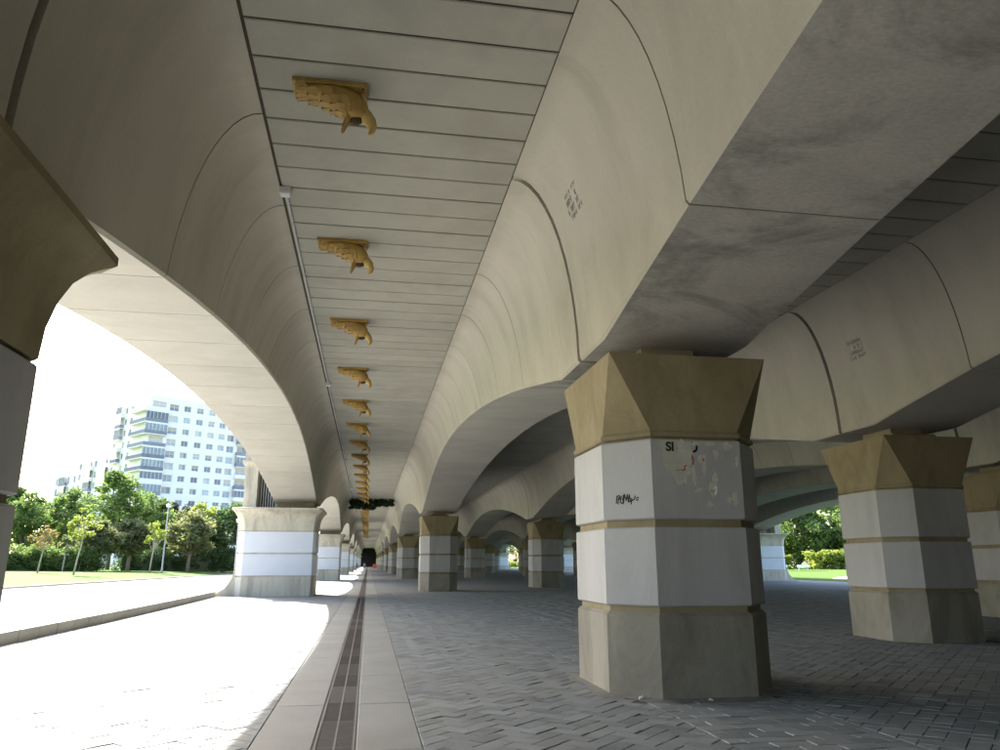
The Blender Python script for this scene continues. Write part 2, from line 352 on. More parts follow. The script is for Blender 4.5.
# right lawn
mb = MB(); ry = [-60, 60, 120, 400, 1400]; rp = [(41.3, .0), (42.0, .12), (60, .25), (100, .55), (1400, .8)]
mb.add([(x, y, z) for x, z in rp for y in ry], [(k*5+i, k*5+i+1, (k+1)*5+i+1, (k+1)*5+i) for k in range(4) for i in range(4)])
o = mb.build('lawn', M['lawn']); o['kind'] = 'structure'
def rlawn_z(x):
    for (a, za), (b_, zb) in zip(rp, rp[1:]):
        if x <= b_: return za+(zb-za)*(x-a)/(b_-a)
    return .8
mb = MB(); pts = [(44, 66), (47, 71), (52, 76), (60, 80), (72, 86), (90, 92)]
mb.add([(x, y-.9, rlawn_z(x)+.012) for x, y in pts]+[(x-.6, y+.9, rlawn_z(x-.6)+.012) for x, y in pts], [(i, i+1, 7+i, 6+i) for i in range(5)])
o = mb.build('footpath', M['road']); o['kind'] = 'structure'
# ------------------------------------------------------------------ ribs
def rib_profile(t, gap_ok=True):
    zs = zsoff(t); th0 = math.asin(min(1, (zs+.04-(ZC-CB))/CB)); pts = []
    n = 11
    for i in range(n+1):
        th = math.pi/2+(th0-math.pi/2)*i/n
        pts.append((-(HW+CA)+CA*math.cos(th), ZC-CB+CB*math.sin(th)))
    xe = pts[-1][0]
    left = pts+[(xe+.035, zs)]
    return [(x, z) for x, z in left]+[(-x, z) for x, z in reversed(left)], len(left)
def rib_seg(t0, t1, inset=0):
    mb = MB(); ts = [t0]
    for k in (1.2, SPAN-1.2):
        if t0 < k < t1: ts.append(k)
    ts.append((t0+t1)/2); ts.append(t1); ts = sorted(set(ts))
    rings = []
    for t in ts:
        p, nl = rib_profile(t); 
        rings.append([(x*(1-inset), t, z+(.013 if inset and i in range(nl-3, nl+3) else 0)) for i, (x, z) in enumerate(p)])
    n = len(rings[0]); vs = [q for r in rings for q in r]
    for r in rings: pass
    mb.v = [tuple(q) for q in vs]
    for k in range(len(rings)-1):
        for i in range(n-1):
            mb.f.append((k*n+i, k*n+i+1, (k+1)*n+i+1, (k+1)*n+i)); mb.m.append(1 if i == nl-1 else 0)
    mb.f.append(tuple(range(n))); mb.m.append(0); mb.f.append(tuple((len(rings)-1)*n+i for i in reversed(range(n)))); mb.m.append(0)
    return mb
BND = [.06]+[4.2+2.785*k for k in range(11)]+[SPAN-.06]
JG = .014
segs = []; allb = MB()
for i in range(12):
    a = BND[i]+(JG if i else 0); b_ = BND[i+1]-(JG if i < 11 else 0)
    mb = rib_seg(a, b_); me = mb.mesh('segment', [M['rib'], M['soffit']], smooth=True, fix=False); sharp(me, 25); segs.append(me)
    n = len(allb.v); allb.v += mb.v; allb.f += [tuple(q+n for q in f) for f in mb.f]; allb.m += mb.m
allm = allb.mesh('arch_girder', [M['rib'], M['soffit']], smooth=True, fix=False); sharp(allm, 25)
cb = MB()
for i in range(12):
    mb = rib_seg(BND[i]+.02 if i == 0 else BND[i], BND[i+1] if i < 11 else BND[i+1]-.02, .006); n = len(cb.v); cb.v += mb.v; cb.f += [tuple(q+n for q in f) for f in mb.f]; cb.m += [0]*len(mb.f)
corem = cb.mesh('core', M['joint'], smooth=True, fix=False); sharp(corem, 25)
rowname = ['road-side outer row', 'row beside the drain grate', 'second row from the drain grate', 'third row from the drain grate', 'fourth row from the drain grate', 'lawn-side outer row']
ordn = ['zeroth', 'first', 'second', 'third', 'fourth', 'fifth', 'sixth', 'seventh', 'eighth', 'ninth', 'tenth']
for k in range(6):
    for n in range(-2, 9):
        y0 = PY[k]+JO+n*SPAN
        if y0 > 320: continue
        where = ('overhead span before the first pier' if n == -1 else 'span behind the viewer' if n < -1 else ordn[n+1]+' span past the first pier')
        lab = 'curved concrete arch girder, '+rowname[k]+', '+where
        if k <= 2 and -1 <= n <= 2:
            g = empty('arch_girder', (RX[k], y0, 0)); tag(g, lab, 'girder', 'arch girders of the bridge')
            for i in range(12):
                sg = link('segment', segs[i], g)
                if k == 1 and (n, i) in ((-1, 11), (-1, 10), (-1, 9), (0, 0)):
                    sg.material_slots[1].link = 'OBJECT'; sg.material_slots[1].material = M['stainsoffit']
            link('core', corem, g)
        else:
            g = link('arch_girder', allm, None, (RX[k], y0, 0)); tag(g, lab, 'girder', 'arch girders of the bridge')
            c = link('core', corem, g)
# deck and ceilings
deck = MB().box((RX[0]-HW-CA+.01, -75, ZC+.022), (RX[5]+HW+CA-.01, 331, 8.6)).box((RX[0]-HW-CA+.02, -75, 8.6), (RX[0]-HW-CA+.3, 331, 9.6)).box((RX[5]+HW+CA-.3, -75, 8.6), (RX[5]+HW+CA-.02, 331, 9.6)).build('bridge_deck', M['joint'])
tag(deck, 'long concrete road deck carried on the arch girders', 'bridge deck')
mb = MB()
for k in range(6): mb.box((RX[k]-HW-CA+.012, -75, ZC+.002), (RX[k]+HW+CA-.012, 331, ZC+.020))
o = mb.build('girder_flange', M['rib'], deck)
CW = SP-2*(HW+CA); PP = .672
def plank_mesh(w):
    b = MB(); e = .012; l = PP-.036; g = .04; g2 = .006
    def rg(d, z): return [(g+d, d, z), (w-g2-d, d, z), (w-g2-d, l-d, z), (g+d, l-d, z)]
    b.loft([rg(0, .02), rg(0, e), rg(e, 0)]); return b
plm = plank_mesh(CW).mesh('plank', M['plank'])
for c in range(5):
    x0 = RX[c]+HW+CA
    ce = empty('corridor_ceiling', (x0, 0, ZC)); 
    tag(ce, 'flat ceiling of cross planks between '+rowname[c]+' and '+rowname[c+1]+' of girders', 'ceiling', 'plank ceilings under the bridge')
    y1 = {0: 78, 1: 50}.get(c, 0); y = 2.0 if c < 2 else 0
    off = .31
    yy = y+off
    while yy < y1: link('plank', plm, ce, (0, yy, random.uniform(-.004, .004))); yy += PP
    mb = MB(); z = plank_mesh(CW)
    q = yy; ends = [(yy, 331)]
    for s, e in ends:
        while s < e:
            mb.add([(a, b_+s, cc) for a, b_, cc in z.v], z.f); s += PP
    s = -75
    while s < y+off-PP*.5:
        mb.add([(a, b_+s, cc) for a, b_, cc in z.v], z.f); s += PP
    o = mb.build('planks', M['plank'], ce); o['kind'] = 'stuff'
# ------------------------------------------------------------------ inner piers
PXH, PYH, CHX, CHY = 1.10, 1.25, .485, .56
def octa(d, z, hx=PXH, hy=PYH, cx=CHX, cy=CHY):
    hx -= d; hy -= d; k = d*.41
    cx = cx-k*1.0; cy = cy-k*1.0
    return [(-hx, hy-cy, z), (-hx, -hy+cy, z), (-hx+cx, -hy, z), (hx-cx, -hy, z), (hx, -hy+cy, z), (hx, hy-cy, z), (hx-cx, hy, z), (-hx+cx, hy, z)]
def band(z0, z1, e=.018, d=0): return MB().loft([octa(d+e, z0), octa(d, z0+e), octa(d, z1-e), octa(d+e, z1)])
pier_parts = {}
pier_parts['base'] = MB().loft([octa(0, -.11), octa(0, .96), octa(.025, .985), octa(.035, 1.0)]).mesh('base', M['base'])
pier_parts['core'] = MB().loft([octa(.055, 1.0), octa(.055, 3.2)]).mesh('core', M['stone'])
pier_parts['lower_band'] = band(1.075, 2.045).mesh('lower_band', M['panel'])
pier_parts['upper_band'] = band(2.14, 3.165).mesh('upper_band', M['panel'])
cp = MB(); cp.loft([octa(.03, 3.19), octa(.0, 3.205), octa(-.012, 3.235), octa(.0, 3.265), octa(.025, 3.275)], cap=False)
o8 = octa(.025, 3.275); T = 4.32; hx, hy = PXH+.01, PYH-.06
t4 = [(-hx, -hy, T), (hx, -hy, T), (hx, hy, T), (-hx, hy, T)]
cp.add(o8+t4, [(1, 0, 11, 8), (2, 1, 8), (3, 2, 8, 9), (4, 3, 9), (5, 4, 9, 10), (6, 5, 10), (7, 6, 10, 11), (0, 7, 11), (8, 11, 10, 9)])
cp.add(octa(.03, 3.19), [tuple(range(8))])
pier_parts['capital'] = cp.mesh('capital', M['stone'])
bb = MB().loft([[(-.55*s, -.75*s, z), (.55*s, -.75*s, z), (.55*s, .75*s, z), (-.55*s, .75*s, z)] for s, z in ((1, T), (1, T+.1), (.97, T+.13))]).box((-.4, -.5, T+.13), (.4, .5, ZS+.02))
pier_parts['bearing_block'] = bb.mesh('bearing_block', M['bearing'])
def inner_pier(x, y, label, group='octagonal piers under the bridge'):
    p = empty('bridge_pier', (x, y, 0)); tag(p, label, 'pier', group)
    for nme, me in pier_parts.items(): link(nme, me, p)
    return p
P0 = None
for k in range(1, 5):
    for n in range(0, 9):
        y = PY[k]+n*SPAN
        if y > 318: continue
        if k == 1: lab = 'octagonal pier with torn poster and black tag on grey bands' if n == 0 else 'octagonal grey-banded pier, '+ordn[n]+' behind the torn-poster pier beside the drain'
        else: lab = 'octagonal grey-banded pier, '+rowname[k]+', '+ordn[n+1]+' along that row'
        p = inner_pier(RX[k], y, lab)
        if k == 1 and n == 0: P0 = p
# ------------------------------------------------------------------ outer piers
UI, UO, VH = -1.13, 2.70, 1.37
def plan(dx, dy, z, ci=.12, c=.34):
    a, b_, h = UI-dx, UO+dx, VH+dy
    return [(a, h-ci, z), (a, -h+ci, z), (a+ci, -h, z), (b_-c, -h, z), (b_, -h+c, z), (b_, h-c, z), (b_-c, h, z), (a+ci, h, z)]
def mk(s, mb, name, m, smooth=False):
    q = MB(); q.v = [(x*s, y, z) for x, y, z in mb.v]; q.f = mb.f; q.m = mb.m; return q.mesh(name, m, smooth)
def oband(z0, z1, e=.018): return MB().loft([plan(-e, -e, z0), plan(0, 0, z0+e), plan(0, 0, z1-e), plan(-e, -e, z1)])
def outer_parts(s):
    r = {}
    r['base'] = mk(s, MB().loft([plan(0, 0, -.11), plan(0, 0, .90), plan(-.03, -.03, .93)]), 'base', M['facade'])
    r['core'] = mk(s, MB().loft([plan(-.05, -.05, .93), plan(-.05, -.05, 3.2)]), 'core', M['facade'])
    r['lower_band'] = mk(s, oband(.985, 2.03), 'lower_band', M['facadepanel']); r['upper_band'] = mk(s, oband(2.10, 3.14), 'upper_band', M['facadepanel'])
    pr = [(3.17, -.02), (3.19, 0), (3.45, .02), (3.7, .09), (3.9, .19), (4.05, .33), (4.14, .46), (4.19, .55), (4.215, .58), (4.29, .58), (4.30, .56)]
    me = mk(s, MB().loft([plan(o*.55, o, z, .12+max(0, o)*.1, .34) for z, o in pr]), 'capital', M['facade'], True); sharp(me, 30); r['capital'] = me
    r['bearing_block'] = mk(s, MB().box((-1.0, -1.1, 4.29), (1.0, 1.1, 4.42)).box((-.95, -1.0, 4.42), (.95, 1.0, ZS+.02)), 'bearing_block', M['bearing'])
    ft = MB(); cu = [(2.66, 1.75)]+[(2.70+1.15*(1-math.cos(a)), 1.75-1.70*math.sin(a)) for a in np.linspace(.08, math.pi/2, 10)]+[(3.95, .0), (3.95, -.11), (2.66, -.11)]
    ft.loft([[(x, v, z) for x, z in cu] for v in (-1.05, 1.05)]); r['buttress_foot'] = mk(s, ft, 'buttress_foot', M['facade'])
    tu = MB().box((1.98, -.95, 4.29), (2.62, .95, 6.35)); 
    tu.loft([[(1.98-o, -.95-o, z), (2.62+o, -.95-o, z), (2.62+o, .95+o, z), (1.98-o, .95+o, z)] for z, o in ((6.35, .0), (6.42, .03), (6.6, .16), (6.72, .18), (6.74, .05), (7.4, .05))])
    tu.box((1.95, -.98, 4.29), (2.65, .98, 4.40)); r['turret_post'] = mk(s, tu, 'turret_post', M['facade'])
    gr = MB().box((1.1, .18, 4.29), (1.97, .26, 6.6), 0)
    for i in range(7): gr.box((1.12+i*.125, .04, 4.3), (1.17+i*.125, .179, 6.6), 1)
    r['grille'] = mk(s, gr, 'grille', [M['dark'], M['steel']])
    return r
OP = {-1: outer_parts(-1), 1: outer_parts(1)}
for k, s in ((0, -1), (5, 1)):
    for n in range(0, 9):
        y = PY[k]+n*SPAN+.06*(k == 0)
        if y > 318: continue
        if k == 0: lab = ['shadowed outer pier with curved flaring cap where the kerb begins', 'white-banded outer pier with curved foot where the kerb ends'][n] if n < 2 else 'white-banded outer pier, '+ordn[n-1]+' behind the pier where the kerb ends'
        else: lab = 'white-banded outer pier beside the right-hand lawn, '+ordn[n+1]+' of its row'
        p = empty('bridge_pier', (RX[k], y, 0)); tag(p, lab, 'pier', 'outer piers of the bridge')
        for nme, me in OP[s].items():
            q = link(nme, me, p)
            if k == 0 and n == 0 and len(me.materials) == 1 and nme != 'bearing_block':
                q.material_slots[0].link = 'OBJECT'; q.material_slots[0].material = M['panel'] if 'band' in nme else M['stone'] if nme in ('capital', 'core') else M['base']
# ------------------------------------------------------------------ end of the arcade, added light-blocking walls
ew = MB().box((-7, 326, -.1), (41, 327, 7.6)).build('end_wall', M['dark']); tag(ew, 'near-black wall closing the far end of the arcade', 'wall')  # one flat near-black box across the whole width
aw = MB().box((9.0, -14.6, -.11), (41, -14.0, 7.6)).box((8.4, -50, -.11), (8.999, -14.0, 7.6)).box((-7.4, -50.6, -.11), (8.39, -50, 7.6)).build('light_blocker_wall', M['blocker']); tag(aw, 'plain wall added behind the viewer to keep light out of the arcade', 'wall')  # unseen wall added to cut the light from behind
MB().box((38.2, -14, -.11), (38.8, 29.5, 7.6)).build('light_blocker_side', M['blocker'], aw)  # unseen wall added to darken the right-hand side
# ------------------------------------------------------------------ eagle heads
def ordinal(i):
    tens = {20: ('twentieth', 'twenty'), 30: ('thirtieth', 'thirty'), 40: ('fortieth', 'forty'), 50: ('fiftieth', 'fifty')}
    low = ordn+['eleventh', 'twelfth', 'thirteenth', 'fourteenth', 'fifteenth', 'sixteenth', 'seventeenth', 'eighteenth', 'nineteenth']
    if i < 20: return low[i]
    a, b_ = tens[i//10*10]; return a if i % 10 == 0 else b_+'-'+low[i % 10]
def eagle_parts():
    r = {}
    mb = MB(); e = .008
    mb.loft([[(-.47+d, -.2+d, z), (.47-d, -.2+d, z), (.47-d, .2-d, z), (-.47+d, .2-d, z)] for d, z in ((0, 0), (0, -.05), (e, -.058))]); r['mounting_plate'] = mb.mesh('mounting_plate', M['gold'])
    path = [(-.43, 0, -.06), (-.34, 0, -.07), (-.17, 0, -.09), (.02, 0, -.115), (.17, 0, -.165), (.28, 0, -.225), (.345, 0, -.30), (.38, 0, -.365), (.40, 0, -.41)]
    rad = [(.03, .12), (.06, .16), (.10, .18), (.14, .195), (.18, .195), (.19, .185), (.175, .165), (.14, .14), (.075, .085)]
    mb = MB().tube(path, rad, 14); mb.tube([(.33, -.125, -.27), (.40, -.12, -.30), (.46, -.085, -.36)], [.02, .032, .012], 7); mb.tube([(.33, .125, -.27), (.40, .12, -.30), (.46, .085, -.36)], [.02, .032, .012], 7)
    r['head'] = mb.mesh('head', M['gold'], True)
    mb = MB().tube([(.40, 0, -.30), (.47, 0, -.36), (.53, 0, -.43), (.56, 0, -.50), (.555, 0, -.565), (.53, 0, -.60), (.505, 0, -.615)], [(.09, .105), (.095, .10), (.08, .085), (.06, .065), (.043, .045), (.026, .03), (.008, .01)], 10)
    r['upper_beak'] = mb.mesh('upper_beak', M['beak'], True)
    mb = MB().tube([(.27, 0, -.34), (.235, 0, -.44), (.205, 0, -.53), (.185, 0, -.60), (.18, 0, -.63)], [(.06, .09), (.045, .075), (.032, .055), (.026, .04), (.01, .015)], 9); r['lower_beak'] = mb.mesh('lower_beak', M['gold'], True)
    mb = MB().tube([(.34, 0, -.38), (.35, 0, -.455), (.355, 0, -.475)], [(.10, .085), (.08, .07), (.03, .03)], 9); r['mouth'] = mb.mesh('mouth', M['mouth'], True)  # plug coloured dark in place of real shade between the beaks
    # overlapping feathers over the neck
    mb = MB(); rr = random.Random(3)
    def body(t, a):
        i = min(int(t), len(path)-2); f = t-i; p = Vector(path[i]).lerp(Vector(path[i+1]), f); tg = (Vector(path[i+1])-Vector(path[i])).normalized()
        ra = rad[i][0]*(1-f)+rad[i+1][0]*f; rb = rad[i][1]*(1-f)+rad[i+1][1]*f
        A = tg.cross(Vector((0, 1, 0))).normalized(); B = tg.cross(A)
        if A.z > 0: A = -A
        return p+A*math.cos(a)*ra+Vector((0, 1, 0))*math.sin(a)*rb, (A*math.cos(a)/ra+Vector((0, 1, 0))*math.sin(a)/rb).normalized(), tg
    for row in range(6):
        t = 1.15+row*.92; nn = 5
        for j in range(nn):
            a = -1.25+2.5*(j+(.5 if row % 2 else 0))/(nn-.5)
            p, nrm, tg = body(t+rr.uniform(-.06, .06), a); sd = nrm.cross(tg).normalized(); w = .064; l = .15
            vs = []; 
            for lay, hgt in ((0, .002), (1, .036)):
                for q in range(7):
                    th = -math.pi/2+math.pi*q/6; vs.append(p-tg*(math.cos(th)*l*.75)*(1 if True else 0)+sd*math.sin(th)*w+nrm*(hgt*(.3+.7*math.cos(th)) if lay else -.01))
                vs.append(p+tg*.05+nrm*(.004 if lay else -.01))
            mb.add(vs, [tuple(range(8, 16))]+[(q, q+1, q+9, q+8) for q in range(7)]+[(7, 0, 8, 15)])
    r['feathers'] = mb.mesh('feathers', M['gold'])
    mb = MB()
    for x in (-.42, .42):
        for y in (-.155, .155): mb.tube([(x, y, -.05), (x, y, -.068)], .013, 6)
    r['bolts'] = mb.mesh('bolts', M['dark'])
    mb = MB()
    for s in (-1, 1): mb.tube([(.385, s*.10, -.325), (.385, s*.128, -.325), (.385, s*.135, -.325)], [.024, .02, .006], 8)
    r['eyes'] = mb.mesh('eyes', M['ink'], True)
    return r
EP = eagle_parts()
for i in range(36):
    y = 8.86+4.93*i
    if y > 250: break
    g = empty('eagle_head', (-.735, y, ZC-.004)); g.rotation_euler = (random.gauss(0, .006), 0, random.gauss(0, .012))
    if i == 0: lab = 'golden open-beaked eagle head on the ceiling, ahead of the first junction box'
    else: lab = 'golden open-beaked eagle head on the ceiling, '+ordinal(i)+' after the first junction box'
    tag(g, lab, 'eagle head', 'eagle heads along the ceiling')
    for nme, me in EP.items():
        if i > 14 and nme in ('bolts', 'eyes', 'mouth'): continue
        q = link(nme, me, g)
        if nme == 'feathers': q['kind'] = 'stuff'
# conduit and boxes
cdx = -1.60
c = empty('electrical_conduit', (cdx, 11.8, ZC-.03)); tag(c, 'thin grey metal conduit running along the ceiling edge from the junction boxes', 'conduit')
MB().tube([(0, 0, 0), (0, 120, 0)], .022, 8).build('pipe', M['steel'], c)
cm = MB().tube([(0, 0, 0), (0, .03, 0)], .032, 8).box((-.04, .003, 0), (.04, .027, .04)).mesh('clip', M['steel'])
for k in range(20): link('clip', cm, c, (0, 1.2+k*2.4, 0))
jb = MB(); e = .012
jb.loft([[(-.085+d, -.085+d, z), (.085-d, -.085+d, z), (.085-d, .085-d, z), (-.085+d, .085-d, z)] for d, z in ((0, .03), (0, -.07), (e, -.085))]); jm = jb.mesh('housing', M['boxgrey'])
jl = MB().box((-.07, -.07, -.094), (.07, .07, -.0855)).mesh('lid', M['boxgrey'])
for i, y in enumerate((11.75, 25.7, 45.4, 64.0)):
    g = empty('junction_box', (cdx, y, ZC-.031)); tag(g, ['white junction box where the ceiling conduit starts', 'grey junction box part way along the ceiling conduit, first after its start', 'grey junction box on the conduit, second after its start', 'tiny junction box on the conduit, third after its start'][i], 'junction box', 'junction boxes on the conduit')
    link('housing', jm, g); link('lid', jl, g)
# ------------------------------------------------------------------ marks on piers and girders
def flat(mb, pts, m=0, t=.0015):      # polygon in x,z plane, facing -y
    n = len(pts); mb.add([(x, 0, z) for x, z in pts]+[(x, -t, z) for x, z in pts], [tuple(range(n, 2*n))]+[(i, (i+1) % n, (i+1) % n+n, i+n) for i in range(n)], m)
def blob(mb, cx, cz, rx, rz, n=11, rag=.35, m=0, t=.0015, sd=0):
    r = random.Random(sd); flat(mb, [(cx+rx*math.cos(2*math.pi*i/n)*(1+r.uniform(-rag, rag)), cz+rz*math.sin(2*math.pi*i/n)*(1+r.uniform(-rag, rag))) for i in range(n)], m, t)
fx0 = -(PXH-CHX); fw_ = 2*(PXH-CHX)
def fp(u, v): return (fx0+fw_*u, 2.14+1.025*v)      # position on the front face of the upper band
post = empty('torn_poster', (0, -PYH-.001, 0)); post.parent = None
post.location = (RX[1], PY[1]-PYH-.0005, 0); tag(post, 'torn remains of a pale poster with black letters pasted on pier', 'poster')
mb = MB(); flat(mb, [fp(.12, .985), fp(.30, .985), fp(.27, .86), fp(.29, .78), fp(.38, .60), fp(.36, .5), fp(.30, .46), fp(.22, .55), fp(.16, .58), fp(.13, .7)], 0, .005)
mb.build('paper', M['paper'], post)
mb = MB()
for i, (u, v, a, b_) in enumerate(((.37, .84, .06, .16), (.30, .72, .07, .1), (.36, .62, .05, .12), (.33, .5, .05, .07), (.46, .55, .02, .12), (.58, .62, .015, .1), (.47, .95, .05, .03), (.66, .95, .05, .03), (.72, .82, .03, .06), (.70, .5, .025, .11), (.66, .38, .025, .1), (.5, .36, .03, .03), (.86, .92, .05, .05), (.9, .28, .025, .09), (.84, .24, .02, .04), (.62, .18, .025, .03), (.96, .75, .012, .06), (.56, .76, .03, .06))):
    x, z = fp(u, v); mb = MB(); blob(mb, x, z, a*fw_*1.35, b_*1.05, 13, .5, 0, .0022+.0001*i, i); mb.build('glue_smear', M['glue'], post)
mb = MB(); x, z = fp(.95, .73); blob(mb, x, z, .012, .055, 9, .3, 0, .0035, 77); x, z = fp(.69, .36); blob(mb, x, z, .02, .07, 9, .4, 0, .0035, 78); mb.build('paper_scraps', M['white'], post)
def stroke(mb, pts, w, t=.0062, m=0):
    for (x0, z0), (x1, z1) in zip(pts, pts[1:]):
        d = Vector((x1-x0, z1-z0)); 
        if d.length < 1e-6: continue
        nn = Vector((-d.y, d.x)).normalized()*w/2; e = d.normalized()*w*.35
        flat(mb, [(x0-e.x+nn.x, z0-e.y+nn.y), (x0-e.x-nn.x, z0-e.y-nn.y), (x1+e.x-nn.x, z1+e.y-nn.y), (x1+e.x+nn.x, z1+e.y+nn.y)], m, t)
cu = bpy.data.curves.new('letters', 'FONT'); cu.body = 'SI'; cu.size = .16; cu.extrude = .001; cu.offset = .007
tmp = bpy.data.objects.new('letters', cu); COL.objects.link(tmp); bpy.context.view_layer.update()
dg = bpy.context.evaluated_depsgraph_get(); me = bpy.data.meshes.new_from_object(tmp.evaluated_get(dg)); bpy.data.objects.remove(tmp)
me.materials.clear(); me.materials.append(M['ink']); x, z = fp(.165, .85); o = link('letters', me, post, (x, -.0065, z), (math.pi/2, 0, 0))
mb = MB(); x, z = fp(.475, .90); stroke(mb, [(x+.045*math.cos(a), z+.055*math.sin(a)) for a in np.linspace(.3, -1.7, 7)], .026); x, z = fp(.45, .96); stroke(mb, [(x, z), (x+.02, z+.015)], .01)
x, z = fp(.31, .60); stroke(mb, [(x-.05, z), (x, z+.012), (x+.07, z+.008)], .006); x, z = fp(.66, .36); stroke(mb, [(x-.03, z), (x+.01, z-.02), (x+.04, z+.02)], .006); mb.build('letter_fragments', M['ink'], post)
mb = MB()
for u, v, p in ((.46, .73, [(0, .06), (-.012, .03), (.01, .01), (-.005, -.05)]), (.575, .75, [(-.01, .01), (.012, -.01), (0, -.02)]), (.36, .63, [(.03, .04), (.0, .02), (.01, -.005), (-.03, -.03)])):
    x, z = fp(u, v); stroke(mb, [(x+a, z+b_) for a, b_ in p], .014)
mb.build('red_marks', M['red'], post)
# tag on the left chamfer
nx, ny = -CHY, -CHX; ang = math.atan2(CHX, CHY); L_ = math.hypot(CHX, CHY)
ctr = Vector((RX[1]-PXH+CHX/2, PY[1]-PYH+CHY/2, 0)); rz = -math.atan2(CHY, CHX)
tg_ = empty('graffiti_tag', (ctr.x, ctr.y, 0), rz); tag(tg_, 'small black scribbled tag on the angled face of the pier', 'graffiti')
mb = MB(); z = 2.40
sc = [[(-.20, -.04), (-.185, .05), (-.15, .055), (-.14, .02), (-.17, 0)], [(-.175, -.05), (-.165, .03)], [(-.12, .05), (-.14, -.03), (-.10, -.05), (-.085, .06), (-.105, .0)], [(-.09, -.04), (-.075, .07), (-.05, -.01), (-.03, .065), (-.02, -.03), (.0, .06), (.01, -.02)], [(-.02, -.03), (.03, -.02), (.07, .0), (.085, .04)], [(.02, -.06), (.03, .01)], [(.1, .01), (.13, .02)], [(.1, -.015), (.125, -.01)]]
for s_ in sc: stroke(mb, [(x+.03, z+q) for x, q in s_], .016, .0012)
o = mb.build('ink', M['ink'], tg_, (0, -.0008, 0))
# faded stencil marks on the girder sides
def stencil(k, y, z, lab):
    # text lies on the cove face; local frame follows the ellipse there
    th = math.asin((z-(ZC-CB))/CB); x = RX[k]-(HW+CA)+CA*math.cos(th)
    tx, tz = -CA*math.sin(th), CB*math.cos(th); L = math.hypot(tx, tz); up = Vector((tx/L, 0, tz/L)); al = Vector((0, -1, 0)); nr = al.cross(up)
    g = empty('stencil_marking', (0, 0, 0)); g.matrix_world = Matrix(((al.x, -nr.x, up.x, x), (al.y, -nr.y, up.y, y), (al.z, -nr.z, up.z, z), (0, 0, 0, 1)))
    tag(g, lab, 'marking'); r = random.Random(5+k); mb = MB()
    for row in range(5):
        xx = -.3+r.uniform(0, .1); 
        while xx < .32:
            h = .075; w = .036
            if r.random() > .3: 
                stroke(mb, [(xx, .26-row*.12), (xx+r.uniform(-.004, .004), .26-row*.12+h)], .017, .001)
                stroke(mb, [(xx, .26-row*.12+(h if r.random() > .5 else 0)), (xx+w, .26-row*.12+(h if r.random() > .5 else h/2))], .017, .001)
                if r.random() > .5: stroke(mb, [(xx+w, .26-row*.12), (xx+w, .26-row*.12+h)], .017, .001)
            xx += .07
    # bend onto the face
    vv = []
    for a, b_, c_ in mb.v: vv.append((a, b_-.006-(.0), c_))
    mb.v = vv; mb.build('ink_rows', M['stencil'], g)['kind'] = 'stuff'
stencil(1, 9.75, 6.75, 'faded rows of stencilled letters on girder above the torn-poster pier')
stencil(2, 14.9, 6.35, 'faded stencilled rows on the shaded girder of the second row')
# ------------------------------------------------------------------ litter by the pier
mb = MB(); r = random.Random(1)
def pebble(name, x, y, s, m, lab):
    mb = MB(); mb.tube([(-s, 0, s*.25), (-s*.5, s*.1, s*.4), (s*.3, 0, s*.45), (s, -s*.1, s*.2)], [s*.15, s*.4, s*.45, s*.12], 7); o = mb.build(name, m, None, (x, y, .004), (0, 0, r.uniform(0, 3)), True); tag(o, lab, 'pebble', 'pebbles by the pier foot')
pebble('pebble', RX[1]-PXH+.28, PY[1]-PYH+.16, .045, M['white'], 'pale pebble lying against the angled foot of the torn-poster pier')
pebble('pebble', RX[1]-.05, PY[1]-PYH-.09, .035, M['facade'], 'small buff pebble lying before the flat foot of the torn-poster pier')
# dirt drift around the pier foot
mb = MB(); n = 40; r1 = random.Random(4)
o8 = octa(-.01, 0); 
def ringpt(i, d):
    a = 2*math.pi*i/n; x, y = math.cos(a), math.sin(a); hx, hy = PXH, PYH
    s = min(hx/abs(x) if abs(x) > 1e-4 else 9, hy/abs(y) if abs(y) > 1e-4 else 9, (hx+hy-CHX*1.0)/(abs(x)+abs(y)))
    return x*(s+d), y*(s+d)
dw = [r1.uniform(.03, .15)*(1.5 if math.cos(2*math.pi*i/n) < 0 else 1) for i in range(n)]
vs = []
for d0, z in ((-.12, .05), (.0, .022), (.5, .008), (1, .001)):
    for i in range(n):
        x, y = ringpt(i, d0 if d0 <= 0 else dw[i]*d0); vs.append((RX[1]+x, PY[1]+y, z+.002))
mb.add(vs, [(k*n+i, k*n+(i+1) % n, (k+1)*n+(i+1) % n, (k+1)*n+i) for k in range(3) for i in range(n)])
M['dirt'] = mat('grey_brown_dust', (.215, .205, .185), .25, 8, 60, .6, .01)
o = mb.build('dust_drift', M['dirt'], smooth=True); tag(o, 'dusty dirt collected round the foot of the torn-poster pier', 'dirt', None, 'stuff')
